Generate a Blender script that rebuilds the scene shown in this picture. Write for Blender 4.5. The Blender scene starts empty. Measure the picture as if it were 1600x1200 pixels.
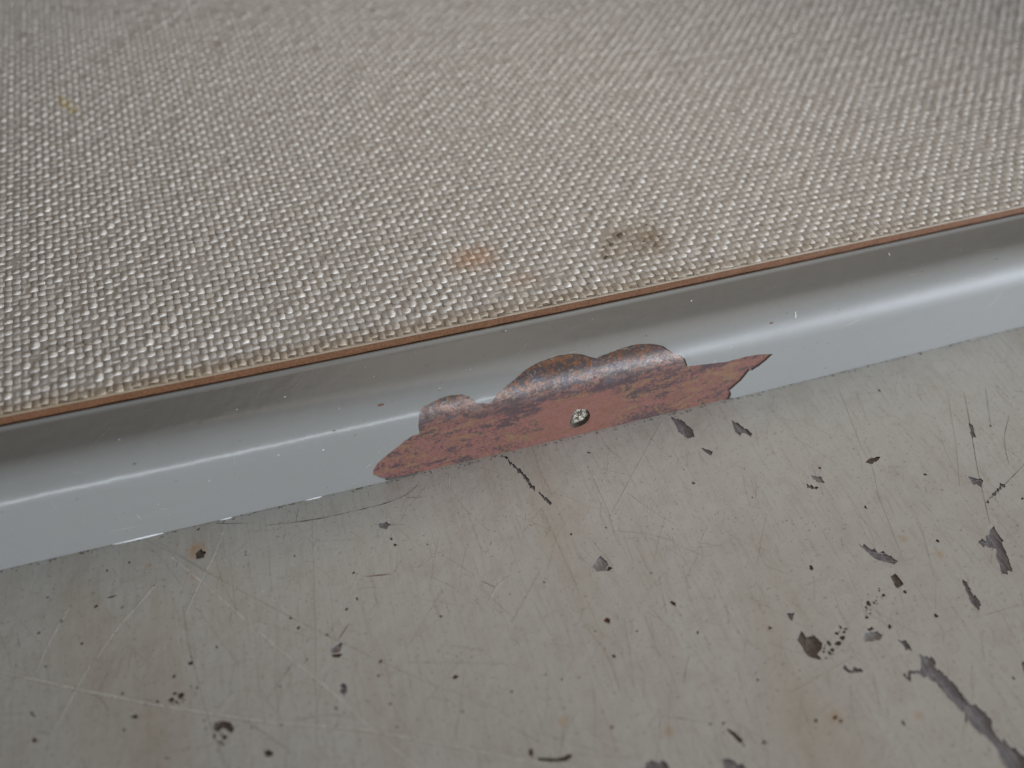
import bpy, math, random
import numpy as np
from mathutils import Vector, Matrix
from mathutils.geometry import delaunay_2d_cdt

random.seed(7); rng = np.random.default_rng(7)
MM = 0.001
SC = bpy.context.scene
COL = SC.collection

# ------------------------------------------------------------------ camera
FPX = 1400.0                                   # focal length in pixels of a 1600 px wide picture
_vx = np.array([6500., 1450., -FPX]); _vy = np.array([-650., 1562.069, -FPX])
_X = _vx/np.linalg.norm(_vx); _Y = _vy/np.linalg.norm(_vy); _N = np.cross(_X, _Y)
RW = np.array([_X, _Y, _N])                    # camera space -> world
CAM = RW @ np.array([0, 0, 0.1])
cd = bpy.data.cameras.new('camera'); cam = bpy.data.objects.new('camera', cd); COL.objects.link(cam)
cd.sensor_width = 36.0; cd.lens = FPX/1600*36.0
cd.clip_start = 0.002; cd.clip_end = 20
M3 = Matrix([[float(v) for v in r] for r in RW]); U_, S_, _ = np.linalg.svd(RW)
cam.matrix_world = Matrix.Translation(Vector([float(v) for v in CAM])) @ M3.to_4x4()
cd.dof.use_dof = True; cd.dof.focus_distance = 0.091; cd.dof.aperture_fstop = 16.5
SC.camera = cam

# ------------------------------------------------------------------ world, lamp, exposure
w = bpy.data.worlds.new('World'); SC.world = w; w.use_nodes = True
bg = w.node_tree.nodes['Background']
bg.inputs['Color'].default_value = (1.0, 0.95, 0.9, 1); bg.inputs['Strength'].default_value = 0.05
def area(name, loc, size, power, col, aim=(0, 0, 0)):
    ld = bpy.data.lights.new(name, 'AREA'); ld.shape = 'RECTANGLE'; ld.size, ld.size_y = size; ld.energy = power; ld.color = col
    o = bpy.data.objects.new(name, ld); COL.objects.link(o); o.location = loc
    o.rotation_euler = (Vector(aim)-Vector(loc)).to_track_quat('-Z', 'Y').to_euler(); return o
area('window_light', (-0.14, -0.95, 0.07), (1.0, 0.055), 4.3, (0.85, 0.93, 1.0))
area('doorway_light', (0.42, -0.42, 0.085), (0.55, 0.17), 6.2, (0.80, 0.89, 1.0))
area('low_overhead_light', (0.026, 0.020, 0.098), (0.16, 0.08), 0.058, (1.0, 0.92, 0.83))  # unseen warm lamp overhead, set low so its falloff imitates lens vignetting
SC.view_settings.view_transform = 'Standard'; SC.view_settings.look = 'None'
SC.view_settings.exposure = -0.09; SC.view_settings.gamma = 1.0

# ------------------------------------------------------------------ helpers
def ray(px, py): return RW @ np.array([px-800.0, 600.0-py, -FPX])
def P(px, py, z=0.0):                          # the point of the plane at height z seen at photo pixel px, py
    d = ray(px, py); t = (z-CAM[2])/d[2]; return CAM+t*d

def link(name, verts, faces, mat, parent=None, smooth=False, mats=None, fmat=None):
    me = bpy.data.meshes.new(name); me.from_pydata([tuple(map(float, v)) for v in verts], [], faces)
    for m in (mats or [mat]): me.materials.append(m)
    if fmat is not None: me.polygons.foreach_set('material_index', fmat)
    if smooth is True: me.polygons.foreach_set('use_smooth', [True]*len(me.polygons))
    elif smooth: me.polygons.foreach_set('use_smooth', smooth)
    me.update()
    o = bpy.data.objects.new(name, me); COL.objects.link(o)
    if parent: o.parent = parent
    return o
def tag(o, label=None, cat=None, kind=None, group=None):
    if label: o['label'] = label
    if cat: o['category'] = cat
    if kind: o['kind'] = kind
    if group: o['group'] = group
    return o
def empty(name, loc):
    o = bpy.data.objects.new(name, None); o.location = loc; o.empty_display_size = .01; COL.objects.link(o); return o

def smooth_loop(pts, n=3):                     # closed Catmull-Rom
    p = np.asarray(pts, float); L = len(p); out = []
    for i in range(L):
        a, b, c, d = p[i-1], p[i], p[(i+1) % L], p[(i+2) % L]
        for k in range(n):
            t = k/n
            out.append(.5*((2*b)+(c-a)*t+(2*a-5*b+4*c-d)*t*t+(3*b-a-3*c+d)*t**3))
    return np.array(out)
def subdiv_jag(pts, step, amp):                # closed outline with a ragged edge
    p = np.asarray(pts, float); out = []
    for i in range(len(p)):
        a, b = p[i], p[(i+1) % len(p)]; n = max(1, int(np.linalg.norm(b-a)/step))
        for k in range(n):
            q = a+(b-a)*k/n; out.append(q+rng.normal(0, amp, 2))
    return np.array(out)
def inside(poly, q):                           # points q (N,2) inside polygon
    x, y = q[:, 0], q[:, 1]; r = np.zeros(len(q), bool); a = poly; b = np.roll(poly, -1, 0)
    for (x0, y0), (x1, y1) in zip(a, b):
        if y0 == y1: continue
        c = ((y0 > y) != (y1 > y)) & (x < (x1-x0)*(y-y0)/(y1-y0)+x0); r ^= c
    return r
def cdt(pts, loops, scale=1000.0):
    """Triangulate pts plus closed loops; returns verts (N,2) and triangles."""
    P_ = [tuple(p) for p in pts]; E_ = []
    for lp in loops:
        s = len(P_); P_ += [tuple(p) for p in lp]; n = len(lp); E_ += [(s+i, s+(i+1) % n) for i in range(n)]
    v, e, f, *_ = delaunay_2d_cdt([Vector((float(a)*scale, float(b)*scale)) for a, b in P_], E_, [], 0, 1e-6)
    v = np.array([[a.x, a.y] for a in v])/scale
    return v, [tuple(t) for t in f]

# ------------------------------------------------------------------ material helpers
class NT:
    def __init__(s, name):
        s.m = bpy.data.materials.new(name); s.m.use_nodes = True; s.t = s.m.node_tree
        s.b = s.t.nodes['Principled BSDF']; s.co = s.t.nodes.new('ShaderNodeTexCoord').outputs['Object']
    def n(s, typ, **kw):
        o = s.t.nodes.new(typ)
        for k, v in kw.items():
            if hasattr(o, k): setattr(o, k, v)
        return o
    def set(s, inp, v):
        if hasattr(v, 'links') or hasattr(v, 'is_output'): s.t.links.new(v, inp)
        else: inp.default_value = v
    def scaled(s, sc, rot=(0, 0, 0)):
        o = s.n('ShaderNodeMapping'); s.set(o.inputs['Vector'], s.co); o.inputs['Scale'].default_value = sc
        o.inputs['Rotation'].default_value = rot; return o.outputs[0]
    def noise(s, scale, detail=3, rough=.55, vec=None, dist=0):
        o = s.n('ShaderNodeTexNoise'); s.set(o.inputs['Vector'], vec or s.co)
        o.inputs['Scale'].default_value = scale; o.inputs['Detail'].default_value = detail
        o.inputs['Roughness'].default_value = rough; o.inputs['Distortion'].default_value = dist
        return o.outputs['Fac']
    def ramp(s, v, lo, hi):
        o = s.n('ShaderNodeMapRange'); o.clamp = True; s.set(o.inputs[0], v)
        o.inputs[1].default_value = lo; o.inputs[2].default_value = hi; return o.outputs[0]
    def math(s, op, a, b=0.0):
        o = s.n('ShaderNodeMath', operation=op); s.set(o.inputs[0], a); s.set(o.inputs[1], b); return o.outputs[0]
    def mix(s, f, a, b):
        o = s.n('ShaderNodeMix'); o.data_type = 'RGBA'
        s.set(o.inputs['Factor'], f)
        for k, v in (('A', a), ('B', b)):
            i = [q for q in o.inputs if q.name == k and q.type == 'RGBA'][0]
            s.set(i, (*v, 1) if isinstance(v, tuple) and len(v) == 3 else v)
        return [q for q in o.outputs if q.type == 'RGBA'][0]
    def dist(s, p, sx=1, sy=1, rot=0):         # distance from p in the plane, in mm
        o = s.n('ShaderNodeMapping', vector_type='POINT')
        v = s.n('ShaderNodeVectorMath', operation='SUBTRACT'); s.set(v.inputs[0], s.co); v.inputs[1].default_value = tuple(map(float, p))
        s.set(o.inputs['Vector'], v.outputs[0]); o.inputs['Rotation'].default_value = (0, 0, rot)
        o.inputs['Scale'].default_value = (1000*sx, 1000*sy, 0)
        l = s.n('ShaderNodeVectorMath', operation='LENGTH'); s.set(l.inputs[0], o.outputs[0]); return l.outputs['Value']
    def bump(s, h, strength, dist, prev=None):
        o = s.n('ShaderNodeBump'); s.set(o.inputs['Height'], h); o.inputs['Strength'].default_value = strength
        o.inputs['Distance'].default_value = dist
        if prev: s.set(o.inputs['Normal'], prev)
        return o.outputs[0]
    def fin(s, color, rough=.5, normal=None, metal=0.0, spec=.5, coat=0.0):
        b = s.b; s.set(b.inputs['Base Color'], (*color, 1) if isinstance(color, tuple) and len(color) == 3 else color)
        s.set(b.inputs['Roughness'], rough); s.set(b.inputs['Metallic'], metal); b.inputs['Specular IOR Level'].default_value = spec
        b.inputs['Coat Weight'].default_value = coat; b.inputs['Coat Roughness'].default_value = .12
        if normal: s.set(b.inputs['Normal'], normal)
        return s.m

def pxs(crop, sc, pts): return [(crop[0]+x/sc, crop[1]+y/sc) for x, y in pts]

# ------------------------------------------------------------------ marks traced on the floor
def fl(pts): return np.array([P(x, y, 0.0)[:2] for x, y in pts])
CHIPS = []                                     # (outline on the floor in metres, kind)
def chip(crop, pts, kind='primer', sc=4.0, jag=.07):
    h = subdiv_jag(fl(pxs(crop, sc, pts)), .00020, jag*MM*.55)
    if kind == 'primer':                        # torn along the brush marks
        d = np.array([.16, 1.0])*MM; h = h+d*(rng.normal(0, jag*2.2, len(h))*(np.arange(len(h)) % 2))[:, None]
    CHIPS.append((h, kind))
def cluster(crop, pts, n, r, kind='dark', sc=4.0):   # paint flaked off in crumbs
    poly = fl(pxs(crop, sc, pts)); lo, hi = poly.min(0), poly.max(0); k = 0; got = []
    for _ in range(n*12):
        q = lo+rng.random(2)*(hi-lo); rr = r*MM*float(rng.uniform(.3, 1.7))
        if inside(poly, q[None])[0] and all(np.linalg.norm(q-a) > (rr+b)*1.25 for a, b in got) and not any(np.linalg.norm(q-h.mean(0)) < .02 and (inside(h, q[None])[0] or np.min(np.linalg.norm(h-q, axis=1)) < rr*1.4) for h, _ in CHIPS):
            got.append((q, rr)); a = np.arange(9)/9*2*math.pi; e = rng.uniform(.7, 1.5)
            CHIPS.append((q+np.stack([np.cos(a)*rr*(1+rng.normal(0, .2, 9))/e, np.sin(a)*rr*(1+rng.normal(0, .2, 9))*e], 1), kind)); k += 1
            if k >= n: break
A6 = (1200, 900); A7 = (1200, 600); A5 = (800, 900); A4 = (700, 650); A3 = (400, 900); A2 = (0, 900); A0 = (0, 700); B2 = (860, 500); S1 = (200, 750)
chip(A6, [(945,485),(1045,530),(1050,575),(1120,625),(1185,700),(1250,790),(1330,830),(1400,900),(1405,960),(1440,1020),(1520,1060),(1610,1130),(1640,1260),(1520,1260),(1480,1190),(1440,1110),(1400,1030),(1330,980),(1230,900),(1225,850),(1150,790),(1090,710),(1055,665),(1000,640),(930,610),(870,640),(848,608),(955,580)], jag=.1)
chip(A7, [(1410,885),(1435,930),(1465,970),(1470,1010),(1500,1080),(1525,1150),(1500,1190),(1465,1190),(1440,1110),(1425,1030),(1370,1020),(1295,985),(1370,950)], jag=.08)
chip(A7, [(565,1000),(640,1030),(690,1055),(715,1040),(770,1085),(815,1110),(790,1128),(710,1110),(640,1072)])
chip(A7, [(608,490),(640,462),(700,455),(692,472),(650,502)], 'dark')
chip(A7, [(1255,578),(1300,590),(1350,605),(1325,640),(1270,612)])
chip(A7, [(1365,740),(1430,650),(1475,620),(1482,642),(1420,692)])
chip(A7, [(1255,245),(1280,260),(1300,335),(1278,345),(1262,300)])
chip(A7, [(240,620),(312,640),(305,660),(243,645)])
chip(A7, [(272,570),(330,580),(358,620),(320,618),(280,595)], 'pale')
chip(A6, [(205,340),(240,380),(290,375),(325,405),(345,420),(335,460),(310,490),(345,530),(300,522),(250,500),(215,450),(185,400)], 'dark')
cluster(A6, [(330,420),(380,400),(420,370),(470,290),(495,320),(470,390),(420,450),(355,505),(325,480)], 26, .17)
cluster(A6, [(345,500),(440,470),(420,500),(350,530)], 6, .08)
chip(A6, [(590,372),(612,350),(680,345),(715,375),(700,402),(612,412)], 'pale')
chip(A6, [(620,325),(650,318),(668,338),(640,345),(622,342)], 'dark')
chip(A6, [(810,395),(865,402),(885,430),(900,470),(862,470),(850,440)])
chip(A6, [(1210,20),(1250,40),(1275,110),(1335,160),(1315,215),(1270,170),(1235,80)])
chip(A6, [(770,0),(790,-15),(830,20),(850,48),(805,80),(785,40)], 'dark')
cluster(A6, [(680,60),(700,75),(728,130),(690,175),(650,205),(650,225),(618,262),(608,215),(615,95),(632,100),(630,160),(672,150),(690,110)], 16, .15)
chip(A6, [(115,230),(165,235),(160,255),(138,272)])
chip(A6, [(470,578),(530,582),(592,582),(590,603),(500,605)])
chip(A6, [(1580,545),(1630,540),(1640,600),(1600,610)])
chip(A5, [(815,1215),(840,1175),(870,1158),(930,1155),(965,1170),(990,1215),(900,1240)])
chip(A5, [(1315,1150),(1350,1140),(1440,1180),(1475,1215),(1400,1230),(1330,1205)])
chip(A5, [(163,1135),(290,1140),(345,1118),(375,1112),(376,1132),(330,1160),(165,1160)], 'dark', jag=.04)
chip(A5, [(1340,960),(1358,955),(1440,1020),(1442,1040),(1420,1040)], 'rust', jag=.03)
chip(A4, [(950,868),(990,910),(1000,932),(985,968),(930,972),(903,945),(922,888)], 'pale')
chip(A4, [(1003,938),(1030,950),(1012,966),(990,968)], 'dark', jag=.03)  # shadow to the right of the pale chip, drawn as a dark chip
chip(A4, [(1390,12),(1460,18),(1500,60),(1527,80),(1538,128),(1500,138),(1440,98),(1420,50)])
chip(A4, [(335,243),(362,250),(420,308),(482,370),(548,448),(545,475),(528,460),(470,385),(405,315),(355,268)], jag=.1)
chip(A4, [(555,462),(610,505),(650,545),(640,552),(600,522)], jag=.05)
chip(B2, [(1130,625),(1180,650),(1262,712),(1250,722),(1200,700),(1190,722),(1155,705)])
chip(B2, [(930,788),(1018,828),(1000,845),(960,820)])
chip(A3, [(462,452),(520,420),(545,415),(528,470),(500,485),(470,478)], 'pale', jag=.03)
chip(A3, [(475,490),(542,486),(520,512),(480,508)], 'rust', jag=.03)
chip(A3, [(530,680),(555,672),(568,705),(550,745),(522,722)])
chip(A3, [(50,1095),(75,1085),(108,1100),(100,1128),(62,1130)], 'dark', jag=.03)
chip(A2, [(1345,915),(1400,905),(1440,910),(1468,960),(1450,985),(1420,960),(1390,950),(1360,985),(1338,960)], 'dark')
cluster(A2, [(1330,960),(1360,985),(1420,960),(1425,1060),(1390,1065),(1340,1040)], 12, .15)
cluster(A2, [(1268,890),(1285,890),(1300,960),(1280,960)], 4, .1)
cluster(A2, [(1065,750),(1095,730),(1140,720),(1165,780),(1120,800),(1070,800)], 9, .17)
cluster(A2, [(1180,680),(1230,690),(1240,750),(1200,740)], 6, .08)
chip(A2, [(1170,530),(1190,540),(1205,525),(1208,552),(1175,556)], 'dark')
chip(A2, [(1190,497),(1200,497),(1205,520),(1195,518)], 'dark')
chip(A2, [(665,135),(690,125),(735,120),(700,138)], 'dark', jag=.02)
chip(A2, [(812,878),(850,868),(872,880),(845,892)], 'dark')
chip(A2, [(190,850),(205,845),(215,870),(228,885),(210,885)], 'rust')
chip(S1, [(1248,218),(1290,208),(1312,225),(1290,248),(1262,242)], 'pale', sc=3.2)
chip(S1, [(1310,288),(1322,288),(1322,302),(1310,302)], 'pale', sc=3.2, jag=.02)
chip(S1, [(345,242),(358,238),(356,250),(346,253)], 'pale', sc=3.2, jag=.02)
PITS = []
def pits(crop, rows, sc=4.0):
    for x, y, r, k in rows: PITS.append((*P(crop[0]+x/sc, crop[1]+y/sc)[:2], r/sc*.075*MM*.72, k))
pits(A7, [(960,262,20,'rust'),(855,985,26,'rust'),(1075,1070,22,'rust'),(270,1150,18,'rust'),(315,1105,16,'rust'),(935,138,14,'rust'),(325,525,12,'dark'),(718,825,14,'rust'),(610,770,12,'dark'),(450,705,9,'dark'),(980,565,12,'dark'),(1590,715,10,'dark'),(1390,262,10,'dark'),(895,1120,13,'rust'),(1060,980,13,'rust'),(20,115,9,'dark'),(145,135,8,'dark'),(695,40,11,'dark')])
pits(A6, [(888,1078,18,'dark'),(930,875,20,'rust'),(1000,880,18,'rust'),(420,885,14,'rust'),(455,905,10,'rust'),(705,895,14,'dark'),(845,918,13,'rust'),(300,905,12,'rust'),(85,355,13,'dark'),(105,305,13,'dark'),(12,325,12,'dark'),(1050,250,14,'rust'),(990,90,14,'dark'),(855,98,14,'dark'),(1495,5,14,'dark'),(345,1090,11,'dark'),(760,318,14,'dark'),(1535,640,9,'dark'),(625,115,10,'dark'),(1125,240,8,'rust')])
pits(A5, [(595,278,22,'rust'),(730,803,22,'dark'),(285,925,22,'rust'),(118,1105,18,'rust'),(975,985,18,'ochre'),(1018,1022,22,'pale'),(1005,175,13,'dark'),(1402,50,16,'dark'),(637,502,11,'dark'),(1405,1115,12,'dark'),(850,1090,10,'dark'),(622,945,10,'ochre'),(1240,925,8,'rust'),(1160,355,9,'dark'),(1550,705,11,'dark'),(1535,650,9,'dark'),(155,838,9,'dark'),(312,645,9,'pale'),(780,345,7,'dark'),(100,270,7,'dark'),(208,615,6,'dark'),(108,648,6,'dark'),(1445,1055,9,'pale'),(1575,1040,14,'pale'),(520,345,6,'dark'),(1255,775,8,'dark'),(2,725,9,'dark'),(1320,920,10,'ochre')])
pits(A4, [(880,228,10,'dark'),(1030,595,11,'pale'),(770,738,9,'rust'),(840,540,7,'pale'),(1532,420,14,'pale'),(1405,1172,16,'rust'),(615,297,6,'dark'),(835,317,6,'dark'),(535,325,6,'dark'),(252,625,6,'dark'),(1235,457,7,'dark'),(270,680,12,'pale'),(987,698,7,'dark'),(600,1038,8,'dark'),(578,1122,8,'dark'),(955,1055,9,'dark'),(718,600,9,'dark')])
pits(A3, [(567,208,11,'rust'),(172,467,10,'rust'),(1245,632,15,'rust'),(1282,252,14,'ochre'),(1410,238,14,'pale'),(215,262,10,'rust'),(265,325,11,'dark'),(442,370,10,'rust'),(500,945,13,'dark'),(160,925,11,'rust'),(840,800,8,'ochre'),(765,622,9,'dark'),(1155,252,9,'dark'),(480,1155,8,'rust'),(498,827,9,'rust'),(780,533,11,'rust'),(45,897,8,'rust'),(1597,722,9,'dark'),(632,142,9,'dark'),(880,943,7,'dark'),(318,522,7,'dark'),(148,690,7,'dark'),(68,1080,9,'pale'),(1288,850,7,'dark')])
pits(A2, [(1218,25,17,'dark'),(600,190,11,'rust'),(762,197,11,'pale'),(383,280,10,'dark'),(243,355,10,'rust'),(787,355,12,'ochre'),(512,423,10,'dark'),(565,602,13,'ochre'),(1087,628,11,'dark'),(972,700,11,'dark'),(940,732,9,'dark'),(765,735,9,'rust'),(908,797,10,'rust'),(775,963,9,'dark'),(215,1028,14,'rust'),(285,567,8,'dark'),(1140,297,8,'dark'),(297,133,8,'dark'),(1515,250,12,'rust'),(985,785,10,'dark'),(460,705,13,'dark'),(348,978,12,'dark'),(1260,595,7,'dark'),(1570,948,7,'dark'),(990,872,9,'dark'),(1215,728,12,'dark'),(1355,445,9,'dark'),(1570,1142,8,'dark')])
pits(A0, [(1250,662,38,'dark'),(650,638,14,'dark'),(935,742,15,'rust'),(100,762,8,'dark'),(130,800,8,'dark'),(670,765,9,'dark'),(808,715,9,'dark'),(1250,855,8,'dark'),(1535,650,6,'dark'),(1535,668,6,'dark'),(1148,735,7,'dark')])
pits(S1, [(1127,465,8,'dark'),(1335,325,9,'dark'),(1497,322,5,'dark'),(735,393,5,'dark'),(833,380,5,'dark')], sc=3.2)
BIG_PIT = P(0+1250/4, 700+662/4)

# scratches: photo pixel polylines, tone, width in mm
SCR = [
 ([(233,841),(330,922),(419,1000),(519,1081),(575,1135),(650,1197),(700,1240)], 'pale', .19),
 ([(-20,1045),(100,1072),(225,1098),(400,1126),(575,1140),(712,1167),(800,1185),(920,1200)], 'pale', .20),
 ([(-20,1048),(100,1075),(225,1101),(400,1129),(575,1143),(712,1170),(800,1188)], 'brown', .10),
 ([(291,827),(375,894),(440,950),(494,990)], 'pale', .09), ([(530,1028),(580,1062),(640,1095)], 'pale', .06),
 ([(247,847),(350,909),(450,962),(512,994),(594,1033),(687,1075)], 'brown', .10),
 ([(687,1075),(760,1098),(800,1122)], 'brown', .06),
 ([(489,806),(492,937),(494,1040),(495,1119),(497,1210)], 'brown', .06),
 ([(350,825),(335,868),(312,910),(290,960)], 'pale', .05),
 ([(140,1040),(117,1080),(85,1140)], 'pale', .06), ([(107,952),(78,1000),(57,1050)], 'pale', .045),
 ([(247,910),(180,985),(150,1030)], 'pale', .05),
 ([(287,950),(295,1012),(310,1062),(322,1112),(350,1187),(356,1215)], 'brown', .16),
 ([(308,950),(337,990),(362,1025),(375,1040)], 'brown', .05), ([(402,1070),(432,1115)], 'brown', .05),
 ([(1035,657),(996,728),(957,800)], 'brown', .08), ([(950,797),(938,770),(927,747)], 'brown', .06),
 ([(950,797),(915,793)], 'brown', .05), ([(950,797),(962,840)], 'brown', .04),
 ([(847,887),(815,947),(802,970)], 'brown', .06), ([(846,795),(872,850),(900,912)], 'brown', .07), ([(845,795),(820,830)], 'brown', .05),
 ([(862,825),(852,842)], 'brown', .06),
 ([(917,980),(952,1025),(970,1080)], 'brown', .06), ([(1007,957),(1020,995),(1032,1030)], 'brown', .05), ([(1012,945),(1050,985)], 'brown', .05),
 ([(726,1047),(720,1105),(712,1162)], 'brown', .07), ([(632,1035),(710,1036),(790,1037)], 'brown', .05),
 ([(695,1007),(725,1012),(757,1017)], 'brown', .06), ([(840,1145),(880,1155),(935,1176)], 'brown', .08), ([(900,1179),(1010,1186)], 'brown', .06),
 ([(1310,605),(1335,670),(1350,707),(1365,730),(1372,775),(1385,805),(1410,870)], 'brown', .07),
 ([(1507,615),(1517,670),(1527,732),(1537,775),(1547,820)], 'dark', .10),
 ([(1577,650),(1569,680),(1571,707),(1577,725)], 'dark', .07), ([(1541,785),(1570,757),(1605,722)], 'dark', .08), ([(1540,605),(1548,665)], 'dark', .06),
 ([(415,821),(465,816),(513,808),(560,797),(606,786),(638,773),(656,755)], 'dark', .13), ([(337,818),(388,818)], 'dark', .11),
 ([(1300,900),(1258,915)], 'brown', .07), ([(1242,1080),(1330,1028)], 'brown', .05), ([(1200,1005),(1258,1023)], 'brown', .06),
 ([(752,908),(773,917)], 'rust', .16), ([(788,905),(802,912)], 'pale', .10),
 ([(570,901),(612,897)], 'rust', .12), ([(495,861),(530,858)], 'brown', .08), ([(585,820),(632,820)], 'dark', .05), ([(634,778),(660,777)], 'dark', .09),
 ([(640,887),(660,886),(676,870)], 'brown', .09), ([(528,1000),(545,975)], 'rust', .16), ([(513,993),(526,972)], 'brown', .06),
 ([(440,1080),(482,1062)], 'brown', .06), ([(202,925),(228,917)], 'brown', .07), ([(1090,620),(1112,650)], 'pale', .04),
 ([(170,935),(185,931)], 'brown', .07), ([(1022,765),(1045,785)], 'pale', .07), ([(830,690),(845,740),(862,770)], 'brown', .05),
 ([(1480,610),(1495,700),(1500,760)], 'brown', .04), ([(380,1190),(395,1160)], 'brown', .10), ([(200,1010),(250,1050)], 'brown', .04),
 ([(640,1010),(690,925)], 'brown', .04), ([(762,945),(780,905),(800,900)], 'pale', .05), ([(420,860),(425,925)], 'brown', .04),
 ([(430,1020),(437,1140)], 'brown', .05), ([(0,1000),(20,1030)], 'brown', .06), ([(18,1015),(55,988)], 'brown', .05),
 ([(1030,900),(1042,960)], 'brown', .05), ([(1135,945),(1140,975)], 'brown', .04), ([(1160,1180),(1100,1150)], 'brown', .04),
 ([(220,840),(300,880),(330,900)], 'brown', .05), ([(250,870),(285,915)], 'brown', .05),
]

# ------------------------------------------------------------------ materials
def floor_mat():
    t = NT('beige_enamel')
    a = t.noise(28, 4, .6); c = t.mix(t.ramp(a, .3, .7), (.43, .412, .372), (.49, .473, .437))
    big = t.noise(9, 3, .5, dist=.5); c = t.mix(t.math('MULTIPLY', t.ramp(big, .5, .75), .35), c, (.42, .365, .30))
    band = t.noise(1, 4, .6, t.scaled((90, 22, 22), (0, 0, math.radians(32))))
    c = t.mix(t.math('MULTIPLY', t.ramp(band, .52, .72), .55), c, (.36, .29, .22))
    brush = t.noise(1, 3, .6, t.scaled((2600, 180, 200), (0, 0, math.radians(-24))))
    c = t.mix(t.math('MULTIPLY', t.ramp(brush, .52, .75), .38), c, (.30, .26, .21))
    speck = t.noise(2600, 2, .5); c = t.mix(t.math('MULTIPLY', t.ramp(speck, .62, .72), .5), c, (.20, .155, .12))
    gr = t.noise(9000, 2, .6); c = t.mix(t.math('MULTIPLY', t.ramp(gr, .45, .7), .22), c, (.25, .22, .19))
    mot = t.noise(330, 5, .7); c = t.mix(t.math('MULTIPLY', t.ramp(mot, .52, .72), .30), c, (.31, .255, .20))
    h = t.math('ADD', t.ramp(t.dist(BIG_PIT+np.array([-.25, .5, 0])*MM), 1.5, .4), t.math('MULTIPLY', t.noise(1500, 3), 0.6))
    c = t.mix(t.math('MULTIPLY', t.ramp(h, .55, 1.3), .55), c, (.42, .22, .09))
    for px, py, r in [(880,1127,1.2),(1045,1143,1.2),(1468,866,1.1),(1412,842,1.0),(232,883,.8),(1435,1118,1.1),(302,902,.8),(1305,1120,1.4)]:
        c = t.mix(t.math('MULTIPLY', t.ramp(t.dist(P(px, py)), r*.55, .15*r), .45), c, (.40, .24, .11))
    n = t.bump(t.noise(420, 3, .5), .25, .0002); n = t.bump(t.noise(5200, 2, .6), .30, .00003, n)
    n = t.bump(brush, .25, .00003, n)
    rg = t.math('ADD', t.math('MULTIPLY', a, .2), .36)
    return t.fin(c, rg, n, spec=.45)
def chip_mat(name, a, b, c3, stripes=.5):
    t = NT(name); f = t.noise(2200, 4, .65)
    c = t.mix(t.ramp(f, .35, .68), a, b)
    st = t.noise(1, 3, .6, t.scaled((3000, 420, 500), (0, 0, math.radians(-24))))
    c = t.mix(t.math('MULTIPLY', t.ramp(st, .45, .65), stripes), c, c3)
    n = t.bump(t.noise(3500, 4, .6), .7, .00012); n = t.bump(st, .4, .0001, n)
    return t.fin(c, .6, n, spec=.35)
M = {}
M['floor'] = floor_mat()
M['primer'] = chip_mat('grey_primer', (.135, .122, .135), (.205, .19, .20), (.36, .335, .325), .6)
M['dark'] = chip_mat('dark_rust', (.075, .057, .044), (.14, .108, .085), (.21, .175, .145), .4)
M['pale'] = chip_mat('pale_undercoat', (.34, .32, .32), (.22, .205, .21), (.45, .43, .41), .35)
M['rust'] = chip_mat('brown_rust', (.05, .025, .017), (.20, .085, .04), (.10, .05, .03), .3)
M['ochre'] = chip_mat('ochre_rust', (.30, .18, .07), (.18, .10, .04), (.38, .28, .15), .3)
M['brown'] = chip_mat('scratch_brown', (.31, .27, .225), (.37, .33, .285), (.25, .205, .165), .4)
M['scratch_dark'] = chip_mat('scratch_dark', (.10, .085, .08), (.16, .13, .12), (.13, .11, .1), .4)
M['scratch_pale'] = chip_mat('scratch_pale', (.55, .52, .475), (.48, .45, .41), (.52, .49, .45), .4)

def paint_mat():
    t = NT('grey_paint')
    a = t.noise(60, 3, .5); c = t.mix(a, (.185, .181, .170), (.205, .201, .190))
    sm = t.noise(1, 4, .6, t.scaled((60, 350, 350))); c = t.mix(t.math('MULTIPLY', t.ramp(sm, .55, .8), .18), c, (.15, .135, .11))
    sp = t.noise(2300, 1, .5); c = t.mix(t.math('MULTIPLY', t.ramp(sp, .765, .79), .6), c, (.10, .08, .06))
    sp2 = t.noise(2700, 1, .5, t.scaled((1, 1, 1), (1, 2, 0))); c = t.mix(t.math('MULTIPLY', t.ramp(sp2, .80, .82), .5), c, (.6, .58, .55))
    n = t.bump(t.noise(620, 2, .5), .26, .00012); n = t.bump(t.noise(1900, 2, .5), .16, .00004, n)
    n = t.bump(t.noise(6000, 2, .5), .10, .00001, n)
    sx = t.n('ShaderNodeSeparateXYZ'); t.set(sx.inputs[0], t.co)
    dull = t.math('ADD', t.math('MULTIPLY', t.ramp(sx.outputs[0], -.004, .026), .25), t.math('MULTIPLY', t.noise(90, 4, .6), .12))   # scuffed dull towards one end
    return t.fin(c, t.math('ADD', dull, .16), n, spec=.38)
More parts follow.
